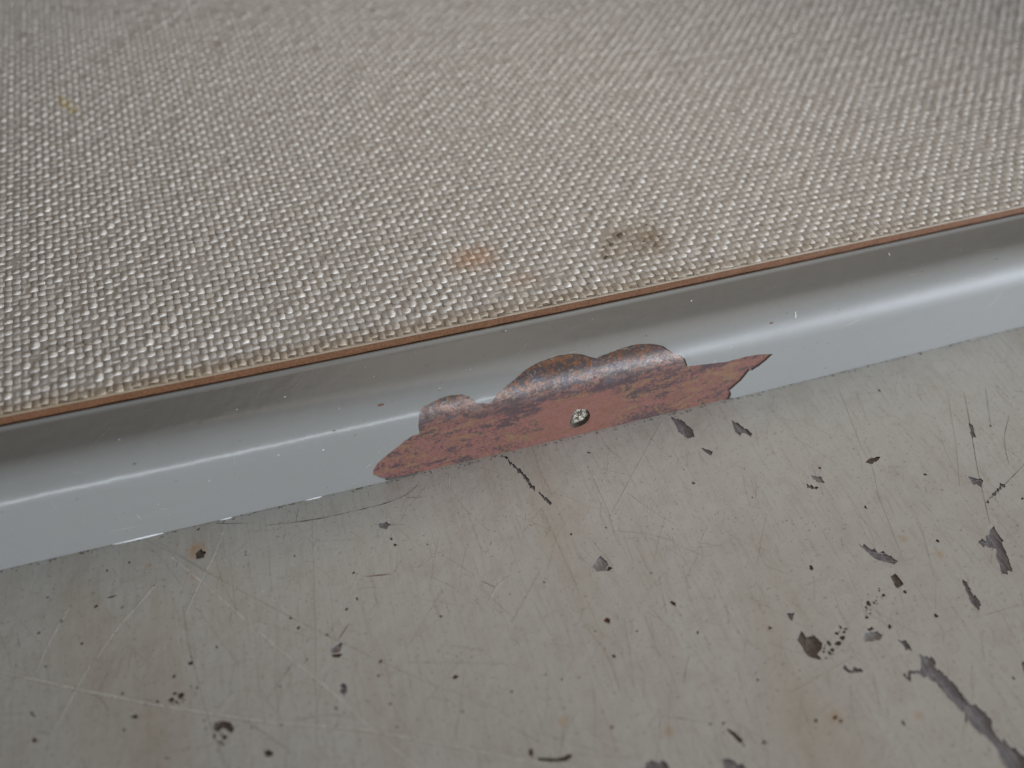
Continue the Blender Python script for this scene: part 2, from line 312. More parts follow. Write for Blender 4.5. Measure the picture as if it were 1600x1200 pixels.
def metal_mat():
    t = NT('bare_rusty_steel')
    n1 = t.noise(1, 8, .72, t.scaled((260, 700, 700)), .4)
    n2 = t.noise(1900, 6, .75); n3 = t.noise(1, 7, .72, t.scaled((480, 900, 900), (0, 0, .4)), .5)
    fine = t.noise(5200, 4, .7)
    sep = t.n('ShaderNodeSeparateXYZ'); t.set(sep.inputs[0], t.co); z0 = sep.outputs[2]
    z = t.math('ADD', t.math('MINIMUM', z0, .0073), t.math('MULTIPLY', t.math('MAXIMUM', t.math('SUBTRACT', z0, .0073), 0.0), .794))
    grain = t.noise(3000, 5, .72); pat = t.noise(900, 6, .75, dist=.4)
    pink = t.mix(t.ramp(n2, .3, .7), (.160, .068, .056), (.205, .094, .077))
    red = t.mix(t.ramp(n2, .35, .65), (.145, .056, .042), (.185, .095, .066))
    c = t.mix(t.ramp(n3, .45, .56), pink, red)
    hole = P_hole; d = t.dist((hole[0], 0, 0), 1, 0)
    dn = t.math('ADD', d, t.math('MULTIPLY', t.math('SUBTRACT', n1, .5), 8.0))
    clean = t.math('MULTIPLY', t.ramp(dn, 5.4, 3.8), t.ramp(t.math('ADD', z, t.math('MULTIPLY', n3, .002)), .0076, .0068))
    keep = t.math('SUBTRACT', 1.0, t.math('MULTIPLY', clean, .94))
    tanb = t.math('ADD', t.math('MULTIPLY', pat, .55), t.math('ADD', t.math('MULTIPLY', n3, .75), t.math('MULTIPLY', fine, .25)))
    tanm = t.math('MULTIPLY', t.ramp(tanb, .755, .86), keep)
    c = t.mix(t.math('MULTIPLY', tanm, .75), c, (.185, .112, .066))
    # mill scale: granular dark purple streaks, thickest just under the rounded edge
    zb = t.math('MULTIPLY', t.ramp(z, .0040, .0064), t.ramp(z, .0094, .0078))
    sc = t.math('ADD', t.math('ADD', t.math('MULTIPLY', n1, .85), t.math('MULTIPLY', pat, .40)), t.math('ADD', t.math('MULTIPLY', grain, .42), t.math('MULTIPLY', zb, .045)))
    scale = t.math('MULTIPLY', t.ramp(sc, .85, .93), keep)
    c = t.mix(t.math('MULTIPLY', scale, .88), c, (.056, .040, .045))
    rim = t.math('MULTIPLY', t.math('MULTIPLY', t.ramp(tanb, .715, .745), t.ramp(tanb, .785, .755)), keep)
    c = t.mix(t.math('MULTIPLY', rim, t.math('MULTIPLY', t.ramp(grain, .42, .55), .7)), c, (.07, .045, .05))
    # brown rust along the upper, flatter side
    up = t.ramp(t.math('ADD', z, t.math('MULTIPLY', t.math('SUBTRACT', n1, .5), .0034)), .0077, .0090)
    rustc = t.mix(t.ramp(pat, .40, .58), (.21, .080, .032), (.10, .048, .026))
    rustc = t.mix(t.ramp(t.math('ADD', n2, t.math('MULTIPLY', n1, .4)), .645, .74), rustc, (.042, .036, .036))
    rustc = t.mix(t.ramp(t.math('ADD', grain, t.math('MULTIPLY', n3, .3)), .71, .79), rustc, (.25, .17, .10))
    c = t.mix(t.math('MULTIPLY', up, .92), c, rustc)
    edge_glint = t.math('MULTIPLY', t.ramp(t.math('ADD', t.math('MULTIPLY', fine, .6), t.math('MULTIPLY', n2, .4)), .45, .60), t.math('MULTIPLY', t.ramp(z, .0070, .0079), t.ramp(z, .0093, .0084)))
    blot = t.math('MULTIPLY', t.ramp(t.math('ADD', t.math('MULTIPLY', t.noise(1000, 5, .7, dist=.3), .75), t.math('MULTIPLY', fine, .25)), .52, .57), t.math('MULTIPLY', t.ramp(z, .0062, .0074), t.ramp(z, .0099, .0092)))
    edge_glint = t.math('MULTIPLY', edge_glint, t.math('SUBTRACT', 1.0, blot))
    c = t.mix(t.math('MULTIPLY', edge_glint, .38), c, (.42, .35, .29))  # whitish highlight of the rounded edge mixed into the steel colour
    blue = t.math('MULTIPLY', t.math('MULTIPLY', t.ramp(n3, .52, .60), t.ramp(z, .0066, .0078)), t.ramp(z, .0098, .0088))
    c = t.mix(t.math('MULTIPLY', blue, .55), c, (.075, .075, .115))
    c = t.mix(t.math('MULTIPLY', blot, .75), c, (.060, .042, .044))
    rg = t.math('ADD', .22, t.math('MULTIPLY', n2, .22))
    n = t.bump(n2, .30, .00005); n = t.bump(n1, .4, .00008, n); n = t.bump(fine, .6, .00005, n)
    return t.fin(c, t.math('SUBTRACT', rg, t.math('MULTIPLY', edge_glint, .08)), n, t.math('ADD', .06, t.math('MULTIPLY', edge_glint, .45)), .45)

def yarn_mat(name, a, b):
    t = NT(name); f = t.noise(1400, 3, .6); c = t.mix(t.ramp(f, .3, .7), a, b)
    v = t.noise(520, 2, .5); c = t.mix(t.math('MULTIPLY', t.ramp(v, .45, .7), .35), c, (.36, .33, .30))
    tan = t.noise(45, 3, .6); c = t.mix(t.math('MULTIPLY', t.ramp(tan, .5, .8), .06), c, (.40, .32, .25))
    nz = t.math('MULTIPLY', t.math('SUBTRACT', t.noise(900, 3, .6), .5), 3.0)
    def stain(c, px, py, col, r, amt, sx=1, sy=1, rot=0, edge=.5):
        d = t.math('ADD', t.dist(P(px, py, .0119), sx, sy, rot), nz)
        return t.mix(t.math('MULTIPLY', t.ramp(d, r, r*edge), amt), c, col)
    c = stain(c, 740, 405, (.50, .27, .14), 3.2, .55, .8, 1.1, 0, .1)
    c = stain(c, 815, 440, (.48, .31, .20), 2.2, .35, .7, 1.2, 0, .1)
    c = stain(c, 985, 378, (.30, .22, .13), 4.6, .40, .95, 1, 0, .2)
    c = stain(c, 1022, 376, (.24, .17, .10), 2.4, .50, 1, .8, 0, .2)
    c = stain(c, 955, 398, (.30, .22, .13), 1.6, .35, 1, 1, 0, .2)
    for px, py, r in ((95, 158, .9), (105, 166, 1.0), (116, 174, .9)):
        c = stain(c, px, py, (.50, .40, .17), r, .75, 1, 1, 0, .3)
    c = stain(c, 1497, 68, (.38, .32, .27), 2.2, .35, .5, 1.6, 0, .3)
    c = stain(c, 1480, 132, (.38, .32, .27), 1.6, .35, .6, 1.3, 0, .3)
    # old glue soaked into the cut edge
    sep = t.n('ShaderNodeSeparateXYZ'); t.set(sep.inputs[0], t.co)
    e = t.ramp(t.math('ADD', sep.outputs[1], t.math('MULTIPLY', nz, .0004)), .0010, -.0006)
    e = t.math('MULTIPLY', e, t.ramp(sep.outputs[0], .14, -.05))
    c = t.mix(t.math('MULTIPLY', e, .8), c, (.27, .195, .115))
    n = t.bump(t.noise(1, 3, .6, t.scaled((6000, 6000, 6000))), .35, .00005)
    return t.fin(c, .62, n, spec=.13)
M['paint'] = paint_mat()
P_hole = np.array([0.0, 0, 0])                 # set after the frame is traced
M['weft'] = yarn_mat('pale_yarn', (.72, .68, .63), (.58, .545, .50))
M['warp'] = yarn_mat('taupe_yarn', (.51, .475, .44), (.41, .38, .35))
def plain(name, a, b, sc, rough=.7, bump=.5, bd=.0001, metal=0.0):
    t = NT(name); f = t.noise(sc, 4, .65); n = t.bump(f, bump, bd); return t.fin(t.mix(t.ramp(f, .3, .7), a, b), rough, n, metal)
M['size'] = yarn_mat('taupe_size', (.47, .435, .40), (.385, .355, .32))
M['backing'] = plain('cloth_backing', (.40, .35, .28), (.31, .27, .21), 1500)
M['board'] = plain('brown_hardboard', (.075, .027, .008), (.15, .060, .022), 3400, .75, .6)
M['hole'] = plain('dark_hole_wall', (.05, .035, .03), (.10, .07, .05), 2500)
M['plug'] = plain('crumbly_solder', (.50, .46, .38), (.10, .082, .06), 3000, .34, .9, .0002, .4)
M['white'] = plain('chalky_paint_edge', (.66, .66, .64), (.5, .5, .48), 2500)

# ------------------------------------------------------------------ metal frame: an angle profile with a rounded edge
YF, H, R, W = -8.55*MM, 10.7*MM, 3.4*MM, -0.83*MM
def bow(x):
    u = (np.asarray(x)-.005)/.055; return (-.00042+.00055*u*u/(1+.25*u*u))
prof = []
for k in range(8): prof.append((YF, .00003+(H-R-.00003)*k/8))
for k in range(19):
    a = math.pi/2*k/18; prof.append((YF+R-R*math.cos(a), H-R+R*math.sin(a)))
for k in range(1, 9): prof.append((YF+R+(W-.0005-YF-R)*k/8, H))
prof += [(W-.0004, H+.00006), (W-.00028, H+.00009), (W-.00016, H+.00004), (W-.0001, H-.00002), (W+.003, H-.00002), (W+.012, H-.00002)]
prof = np.array(prof); seg = np.linalg.norm(np.diff(prof, axis=0), axis=1); S = np.concatenate([[0], np.cumsum(seg)])
tan = np.gradient(prof, axis=0); tan /= np.linalg.norm(tan, axis=1)[:, None]; nor = np.stack([-tan[:, 1], tan[:, 0]], 1)
def on_profile(x, s, off=0.0):
    s = np.clip(s, 0, S[-1]); y = np.interp(s, S, prof[:, 0]); z = np.interp(s, S, prof[:, 1])
    ny = np.interp(s, S, nor[:, 0]); nz = np.interp(s, S, nor[:, 1])
    return np.stack([x, y+ny*off+bow(x), np.maximum(z+nz*off, .00002)], -1)
def to_profile(px, py, off):                   # photo pixel -> (x, s) on the outside of the frame
    d = ray(px, py); x = 0.0
    pr = prof+nor*off
    for _ in range(6):
        b = float(bow(x)); best = None
        for i in range(len(pr)-1):
            (y0, z0), (y1, z1) = pr[i], pr[i+1]; y0 += b; y1 += b
            # CAM + t d on the plane through the segment
            ny_, nz_ = z1-z0, -(y1-y0); den = d[1]*ny_+d[2]*nz_
            if abs(den) < 1e-12: continue
            t = ((y0-CAM[1])*ny_+(z0-CAM[2])*nz_)/den; q = CAM+t*d
            u = ((q[1]-y0)*(y1-y0)+(q[2]-z0)*(z1-z0))/((y1-y0)**2+(z1-z0)**2)
            if -1e-6 <= u <= 1+1e-6 and (best is None or t < best[0]): best = (t, q[0], S[i]+u*(S[i+1]-S[i]))
        if best is None: return None
        x = best[1]
    return best[1], best[2]
TC = .00018
Z1 = [(90,970),(95,935),(120,895),(160,860),(215,815),(290,755),(345,720),(382,712),(374,662),(378,610),(388,560),(440,525),(510,490),(580,470),(650,465),(695,480),(720,500),(738,520),(775,520),(815,525),(840,505),(870,460),(925,410),(990,360),(1040,315),(1100,275),(1180,240),(1260,215),(1330,207),(1390,212),(1440,228),(1490,238)]
Z2 = [(340,215),(400,195),(460,170),(530,152),(600,148),(660,152),(710,165),(740,188),(770,210),(810,220),(840,240),(850,265),(857,292),(900,286),(1000,272),(1100,262),(1200,235),(1300,215),(1392,212),(1350,250),(1300,290),(1262,315),(1245,315),(1220,345),(1190,380),(1150,415),(1120,440),(1130,465),(1120,487)]
top = [to_profile(*p, TC) for p in pxs((560, 500), 4, Z1)+pxs((860, 500), 4, Z2)]
tip = [to_profile(*p, TC) for p in pxs((560, 500), 4, [(235,1000),(170,1000),(128,988)])]
SMIN = S[0]
top = [(x, max(s, SMIN+.0002)) for x, s in top]; tip = [(x, max(s, SMIN+.0003)) for x, s in [t or (top[0][0]+.001, 0) for t in tip]]
core_top = []
for i, p in enumerate(top):                     # finer, slightly ragged outline
    core_top.append(p)
    if i+1 < len(top):
        q = top[i+1]; n = max(1, int(math.hypot(q[0]-p[0], q[1]-p[1])/.00035))
        for k in range(1, n): core_top.append((p[0]+(q[0]-p[0])*k/n+rng.normal(0, .00003), p[1]+(q[1]-p[1])*k/n+rng.normal(0, .00003)))
outline = np.array(core_top+[(top[-1][0]-.0002, -.0005), (tip[0][0]+.0035, -.0005)]+tip)
hole_px = pxs((560, 500), 4, [(1330,605),(1345,578),(1372,558),(1412,555),(1440,572),(1448,600),(1432,635),(1395,660),(1350,675),(1325,665),(1321,635)])
hole = smooth_loop([to_profile(*p, 0) for p in hole_px], 3)
P_hole = np.array([hole[:, 0].mean(), YF, 0]); hs = hole[:, 1].mean()
M['metal'] = metal_mat()

XL = np.concatenate([np.arange(-.30, -.08, .01), np.arange(-.08, top[0][0]-.002, .0025), np.arange(top[0][0]-.002, .034, .0009), np.arange(.036, .09, .0025), np.arange(.095, .341, .01)])
SG = np.unique(np.concatenate([S[:8], (S[:7]+S[1:8])/2, S[8:]]))
def grid_pts(avoid, xs, smax=None):
    g = np.array([(x, s) for x in xs for s in SG if smax is None or s <= smax])
    edge = avoid; d = np.min(np.hypot(g[:, None, 0]-edge[None, :, 0], g[:, None, 1]-edge[None, :, 1]), axis=1)
    border = (g[:, 1] <= SG[0]) | (g[:, 1] >= SG[-1]) | (g[:, 0] <= xs[0]+1e-9) | (g[:, 0] >= xs[-1]-1e-9)
    return g[(d > .00022) | border]

frame = tag(empty('metal_frame', (0, YF, 0)), 'grey painted metal frame edge with a long rusty chipped patch below the woven panel', 'frame')
def kid(o, par):                               # keep world coordinates under a moved parent
    o.parent = par; o.matrix_parent_inverse = Matrix.Translation(-Vector(par.location)); return o

# paint coat with the chipped patch cut out
g = grid_pts(outline, XL); g = g[~inside(outline, g)]
v2, tris = cdt(g, [outline]); 
cen = np.array([v2[list(t)].mean(0) for t in tris]); ok = ~inside(outline, cen) & (cen[:, 1] > SG[0]-1e-9)
tris = [t for t, k in zip(tris, ok) if k]
ca = np.array([np.cross(v2[t[1]]-v2[t[0]], v2[t[2]]-v2[t[0]]) for t in tris])
tris = [t if c > 0 else t[::-1] for t, c in zip(tris, ca)]
dd = np.min(np.hypot(v2[:, None, 0]-outline[None, :, 0], v2[:, None, 1]-outline[None, :, 1]), axis=1)
thick = TC+0*dd
vo = on_profile(v2[:, 0], v2[:, 1], thick)
# x, s orientation: outward normal
tris = [t[::-1] for t in tris]
n0 = len(vo); walls = []; wv = []
L = len(outline)
for i in range(L):
    a, b = outline[i], outline[(i+1) % L]
    if a[1] < SG[0] and b[1] < SG[0]: continue
    q = on_profile(np.array([a[0], b[0], b[0], a[0]]), np.array([a[1], b[1], b[1], a[1]]), np.array([TC, TC, -.00002, -.00002]))
    walls.append(tuple(range(n0+len(wv), n0+len(wv)+4))); wv += list(q)
coat = link('paint_coat', list(vo)+wv, tris+walls, M['paint'], smooth=[True]*len(tris)+[False]*len(walls)); kid(coat, frame)

# steel under it, with the hole
g = grid_pts(hole, XL); g = g[~inside(hole, g)]
v2, tris = cdt(g, [hole]); cen = np.array([v2[list(t)].mean(0) for t in tris]); tris = [t for t, k in zip(tris, ~inside(hole, cen)) if k]
tris = [t[::-1] if np.cross(v2[t[1]]-v2[t[0]], v2[t[2]]-v2[t[0]]) > 0 else t for t in tris]
vo = on_profile(v2[:, 0], v2[:, 1], 0.0)
n0 = len(vo); back = []
wv = []; walls = []
xe = [XL[0], XL[-1]]
inner = [(YF+.0016, .00003), (YF+.0016, H-R), (YF+R+.0003, H-.0016), (W+.012, H-.0016)]     # inside of the angle
for i in range(3):
    q = [(xe[0], inner[i][0], inner[i][1]), (xe[1], inner[i][0], inner[i][1]), (xe[1], inner[i+1][0], inner[i+1][1]), (xe[0], inner[i+1][0], inner[i+1][1])]
    walls.append(tuple(range(n0+len(wv), n0+len(wv)+4))); wv += q
core = link('bare_steel', list(vo)+wv, tris+walls, M['metal'], smooth=[True]*len(tris)+[False]*len(walls)); kid(core, frame)
core['label'] = 'rusty pinkish brown bare steel showing through the chipped paint'
# the filled hole: wall and a crumbly plug
Lh = len(hole); cx, cs = hole.mean(0)
rings = [(1.0, 0.0), (.90, -.00055), (.78, -.00040), (.55, -.00022), (.28, -.00026)]
hv = []; hf = []; fm = []
for f_, o_ in rings:
    q = np.array([cx, cs])+(hole-np.array([cx, cs]))*f_
    jit = 0 if f_ == 1.0 else rng.normal(0, .00007, Lh)
    hv += list(on_profile(q[:, 0], q[:, 1], o_+jit))
hv += list(on_profile(np.array([cx]), np.array([cs]), -.0002))
for r_ in range(len(rings)-1):
    for i in range(Lh):
        j = (i+1) % Lh; hf.append((r_*Lh+i, r_*Lh+j, (r_+1)*Lh+j, (r_+1)*Lh+i)); fm.append(0 if r_ == 0 else 1)
for i in range(Lh): hf.append(((len(rings)-1)*Lh+i, (len(rings)-1)*Lh+(i+1) % Lh, len(hv)-1)); fm.append(1)
pl = link('rivet', hv, hf, None, mats=[M['hole'], M['plug']], fmat=fm); kid(pl, frame)
pl['label'] = 'small round rough silvery rivet set in the bare patch'
# chipped white edges at the foot of the frame
def edge_chip(pa, pb, h0, h1):
    a, b = P(*pa)[0], P(*pb)[0]; n = 26; vs = []; fs = []
    for i in range(n+1):
        x = a+(b-a)*i/n; t = math.sin(math.pi*min(1, max(0, i/n)))**.5
        hh = (h0+(h1-h0)*i/n)*t*random.uniform(.75, 1.2)+.00003
        y = YF+float(bow(x))-TC
        vs += [(x, y-.00007*t-.00003, .00002), (x, y-.00005*t-.00003, hh*.75), (x, y+.00001, hh)]
        if i: k = 3*i; fs += [(k-3, k, k+1, k-2), (k-2, k+1, k+2, k-1)]
    o = link('worn_paint_edge', vs, fs, M['white'], smooth=True); kid(o, frame)
edge_chip((176, 850), (256, 832), .00006, .00015); edge_chip((343, 813), (362, 808), .00004, .00006); edge_chip((476, 782), (503, 775), .00004, .00006)
# dust and flecks stuck on the paint
dv = []; df = []
for (px, py, l, ang) in [(1243,492,.0006,1.4),(1389,397,.0005,1.3),(1310,385,.0004,.5),(445,620,.0002,0),(790,517,.00016,0),(1080,470,.00022,.3),(505,703,.0002,0),(370,640,.00012,0),(186,687,.00012,0)]:
    q = to_profile(px, py, TC)
    if not q: continue
    x, s = q; c_, s_ = math.cos(ang), math.sin(ang); wd = min(.00008, l*.45); k = len(dv)
    ptsq = [(x+c_*u*l/2-s_*v*wd, s+s_*u*l/2+c_*v*wd) for u, v in ((-1,-.5),(0,-1),(1,-.4),(1.1,.4),(0,1),(-1,.6))]
    dv += [on_profile(np.array(a), np.array(b), TC+.00001) for a, b in ptsq]+[on_profile(np.array(x), np.array(s), TC+.00006)]
    df += [(k+i, k+(i+1) % 6, k+6) for i in range(6)]
o = link('dust_fleck', dv, df, M['white']); kid(o, frame); o['kind'] = 'stuff'
dv = []; df = []
for (px, py, l) in [(595,633,.0006),(522,673,.0003),(1205,505,.00045),(1290,575,.0003),(120,780,.0002),(275,752,.0002),(210,725,.0003),(667,572,.0002),(1010,525,.0002),(1480,380,.0002),(690,597,.00015)]:
    q = to_profile(px, py, TC)
    if not q: continue
    x, s = q; k = len(dv); wd = l*.4
    ptsq = [(x+u*l/2, s+v*wd/2) for u, v in ((-1,-.2),(-.2,-.8),(.9,-.5),(1.1,.5),(.1,1),(-.8,.6))]
    dv += [on_profile(np.array(a), np.array(b), TC+.00001) for a, b in ptsq]+[on_profile(np.array(x), np.array(s), TC+.00005)]
    df += [(k+i, k+(i+1) % 6, k+6) for i in range(6)]
o = link('dark_fleck', dv, df, M['rust']); kid(o, frame); o['kind'] = 'stuff'

# faint scuffs on the paint
V = []; F = []
for _ in range(36):
    x = random.uniform(-.055, .065); sv = random.uniform(.0012, S[-3]*.9); an = random.choice([0, .1, -.15, 1.2, 1.5, .7])+random.gauss(0, .2); L_ = random.choice([.0005, .001, .0016, .003])
    if inside(outline, np.array([[x, sv]]))[0]: continue
    k = len(V); c_, s_ = math.cos(an), math.sin(an); wd = random.choice([.000012, .00002, .00003])
    for i in range(9):
        u = (i/8-.5)*L_; hw = wd*(1-abs(i/4-1))**.5+.000002; px_, ps_ = x+c_*u, sv+s_*u
        V += [on_profile(np.array(px_-s_*hw), np.array(ps_+c_*hw), TC+.000002), on_profile(np.array(px_+s_*hw), np.array(ps_-c_*hw), TC+.000002)]
        if i: F.append((k+2*i-2, k+2*i-1, k+2*i+1, k+2*i))
o = link('paint_scuffs', V, F, M['brown']); kid(o, frame); o['kind'] = 'stuff'

# ------------------------------------------------------------------ floor: enamel sheet with real chips and pits
holes = [c for c, _ in CHIPS]; kinds = [k for _, k in CHIPS]; pit_i = len(holes)
def blob(x, y, r, n=11, rag=.16, el=1.0, rot=0):
    a = np.arange(n)/n*2*math.pi; rr = r*(1+rng.normal(0, rag, n)); q = np.stack([rr*np.cos(a)*el, rr*np.sin(a)/el], 1)
    c, s = math.cos(rot), math.sin(rot); return np.array([x, y])+q @ np.array([[c, s], [-s, c]])
allc = [(h.mean(0), np.max(np.linalg.norm(h-h.mean(0), axis=1))) for h in holes]
def free(p, r):
    for h, (c, cr) in zip(holes, allc):
        if np.linalg.norm(p-c) < cr+r and (inside(h, p[None])[0] or np.min(np.linalg.norm(h-p, axis=1)) < r*1.5+.00008): return False
    return True
def add_hole(h, k): holes.append(h); kinds.append(k); allc.append((h.mean(0), np.max(np.linalg.norm(h-h.mean(0), axis=1))))
for x, y, r, k in PITS:
    p = np.array([x, y])
    if r < .00036 and random.random() < .42: continue
    if free(p, r): add_hole(blob(x, y, r, 14, .20 if r < .0006 else .07, random.uniform(.75, 1.35) if r < .0006 else 1.05, random.random()*3), k)
yw = lambda x: YF+float(bow(x))
n_try = 0
while n_try < 50:                             # small corrosion pits between the traced ones
    n_try += 1
    q = P(random.uniform(-60, 1660), random.uniform(520, 1230))[:2]
    r = random.choice([.00004, .00005, .00006, .00008])
    if q[1] > yw(q[0])-.0012 or not free(q, r): continue
    add_hole(blob(q[0], q[1], r, 8, .2), random.choice(['dark', 'rust', 'dark', 'brown']))
FX = [-.6, -.3, -.12, -.07, -.05, -.03, -.01, .01, .03, .05, .08, .12, .3, .6]
g = np.array([(x, y) for x in FX for y in [-.5, -.25, -.1, -.06, -.045, -.03, -.02, -.01, .0, .03, .1, .3, .6]])
g = np.array([p for p in g if free(p, .0002)])
dom = np.array([(-.6, -.5), (.6, -.5), (.6, .6), (-.6, .6)])
v2, tris = cdt(g, holes); cen = np.array([v2[list(t)].mean(0) for t in tris])
bad = np.zeros(len(tris), bool)
for h, (c, cr) in zip(holes, allc):
    near = np.where(np.linalg.norm(cen-c, axis=1) < cr)[0]
    if len(near): bad[near[inside(h, cen[near])]] = True
tris = [t if np.cross(v2[t[1]]-v2[t[0]], v2[t[2]]-v2[t[0]]) > 0 else t[::-1] for t, b in zip(tris, bad) if not b]
floor = link('floor', [(x, y, 0) for x, y in v2], tris, M['floor'])
tag(floor, 'scratched beige painted metal surface with grey chips and rust pits', None, 'structure')
NAMES = {'primer': 'paint_chip', 'dark': 'paint_chip', 'pale': 'paint_chip', 'rust': 'paint_chip', 'ochre': 'paint_chip', 'brown': 'paint_chip'}
for i, (h, k) in enumerate(zip(holes, kinds)):
    n = len(h); c = h.mean(0); pit = i >= pit_i
    dep = (.00014 if not pit else min(.00016, .5*np.linalg.norm(h-c, axis=1).mean()))
    vs = [(x, y, 0) for x, y in h]; fs = []
    ins = c+(h-c)*(.94 if pit else 1.0)
    vs += [(x, y, -dep) for x, y in (ins if pit else h)]
    fs += [(j, (j+1) % n, n+(j+1) % n, n+j) for j in range(n)]
    if pit:
        vs.append((*c, -dep*1.15+(dep*.9 if k == 'pale' else 0))); fs += [(n+j, n+(j+1) % n, 2*n) for j in range(n)]
    else:
        b2, t2 = cdt(np.zeros((0, 2)), [h]); cc = np.array([b2[list(t)].mean(0) for t in t2]); s0 = len(vs)
        vs += [(x, y, -dep) for x, y in b2]; ii = inside(h, cc)
        fs += [tuple(q+s0 for q in (t if np.cross(b2[t[1]]-b2[t[0]], b2[t[2]]-b2[t[0]]) > 0 else t[::-1])) for t, u in zip(t2, ii) if u]
    o = link('rust_pit' if pit else 'paint_chip', vs, fs, M[k]); o.parent = floor

# scratches: low ridges ploughed into the enamel
def ribbon(pts, width, mat, hgt=.000018, parts=None):
    p = np.asarray(pts, float); d = np.linalg.norm(np.diff(p, axis=0), axis=1); cum = np.concatenate([[0], np.cumsum(d)])
    n = max(3, int(cum[-1]/.0006)); ts = np.linspace(0, cum[-1], n)
    q = np.stack([np.interp(ts, cum, p[:, 0]), np.interp(ts, cum, p[:, 1])], 1)
    # soften the corners
    for _ in range(3):
        if n > 4: q[1:-1] = (q[:-2]+q[1:-1]*2+q[2:])/4
    q += rng.normal(0, width*.08, q.shape)
    t = np.gradient(q, axis=0); t /= np.linalg.norm(t, axis=1)[:, None]+1e-12; nn = np.stack([-t[:, 1], t[:, 0]], 1)
    wv_ = width/2*np.clip(rng.normal(.80, .45, n), .10, 1.8)*np.minimum(1, np.minimum(np.arange(n)+.35, n-.65-np.arange(n))/(n*.12+.5))
    vs = []; fs = []
    for i in range(n):
        a, b = q[i]-nn[i]*wv_[i], q[i]+nn[i]*wv_[i]
        vs += [(a[0], a[1], .000002), (q[i][0], q[i][1], hgt), (b[0], b[1], .000002)]
        if i: k = 3*i; fs += [(k-3, k-2, k+1, k), (k-2, k-1, k+2, k+1)]
    return vs, fs
TONE = {'pale': 'scratch_pale', 'brown': 'brown', 'dark': 'scratch_dark', 'rust': 'rust'}
for pts, tone, wd in SCR:
    q = fl(pts); vs, fs = ribbon(q, wd*(.85 if tone == 'pale' else .6)*MM, M[TONE[tone]], .000014 if tone == 'pale' else .000012)
    o = link('scratch', vs, fs, M[TONE[tone]]); o.parent = floor
# hairlines and grime beyond counting
for tone, cnt in (('brown', 900), ('scratch_pale', 260), ('scratch_dark', 70)):
    V = []; F = []
    for _ in range(cnt):
        c = P(random.uniform(-80, 1680), random.uniform(520, 1230))[:2]
        L = random.choice([.0006, .001, .0015, .002, .003, .005])*random.uniform(.6, 1.4)
        a = random.choice([-1.05, -.85, 1.15, 1.3, 1.45, .9, -.3])+random.gauss(0, .22)
        e = c+np.array([math.cos(a), math.sin(a)])*L
        if max(c[1], e[1]) > yw(c[0])-.0006: continue
        m_ = (c+e)/2+rng.normal(0, L*.05, 2)
        vs, fs = ribbon([c, m_, e], random.choice([.00002, .00003, .00004]), None, .000008); k = len(V); V += vs; F += [tuple(q+k for q in f_) for f_ in fs]
    o = link('hairline_scratches', V, F, M[tone]); o.parent = floor; o['kind'] = 'stuff'
for mk, cnt in (('dark', 1100), ('rust', 350), ('brown', 1500), ('scratch_pale', 200)):
    V = []; F = []
    for _ in range(cnt):
        c = P(random.uniform(-80, 1680), random.uniform(520, 1230))[:2]
        if c[1] > yw(c[0])-.0004: continue
        r = random.choice([.00002, .000025, .00003, .00004, .00005]); k = len(V)
        b = blob(c[0], c[1], r, 7, .25, random.uniform(1, 2.0), random.choice([1.3, 1.0, -.4, .3])+random.gauss(0, .5))
        V += [(x, y, .000002) for x, y in b]+[(c[0], c[1], .000014)]; F += [(k+i, k+(i+1) % 7, k+7) for i in range(7)]
    o = link('grime_specks', V, F, M[mk]); o.parent = floor; o['kind'] = 'stuff'

# grit packed along the foot of the frame
V = []; F = []
for _ in range(420):
    x = random.uniform(-.062, .07); y = yw(x)-TC-abs(random.gauss(0, .00016))-.00002
    r = random.choice([.00003, .00004, .00006, .00009]); k = len(V); b = blob(x, y, r, 7, .25, random.uniform(1, 2.2), random.gauss(0, .3))
    V += [(u, v, .000002) for u, v in b]+[(x, y, r*.6)]; F += [(k+i, k+(i+1) % 7, k+7) for i in range(7)]
o = link('crevice_grit', V, F, M['dark']); o.parent = floor; o['kind'] = 'stuff'

# ------------------------------------------------------------------ woven panel lying on the frame
panel = tag(empty('woven_panel', (0, W, H)), 'pale beige woven cloth panel on thin brown hardboard lying on the metal frame', 'panel')
ZB0, ZB1 = H+.00002, H+.00112
xs = np.concatenate([[-.30, -.2, -.12], np.arange(-.09, .12, .0015), [.15, .22, .34]])
vs = []; fs = []
for i, x in enumerate(xs):
    y = W+float(bow(x))+rng.normal(0, .00002)
    vs += [(x, y+.00004, ZB0), (x, y, ZB0+.0001), (x, y+rng.normal(0, .00003), (ZB0+ZB1)/2), (x, y+.00002, ZB1-.00008), (x, y+.0001, ZB1), (x, .25, ZB1), (x, .25, ZB0)]
    if i:
        k = 7*i
        fs += [(k-7+j, k+j, k+j+1, k-6+j) for j in range(6)]+[(k-1, k+6, k, k-7)]
bd = link('hardboard', vs, fs, M['board']); kid(bd, panel)
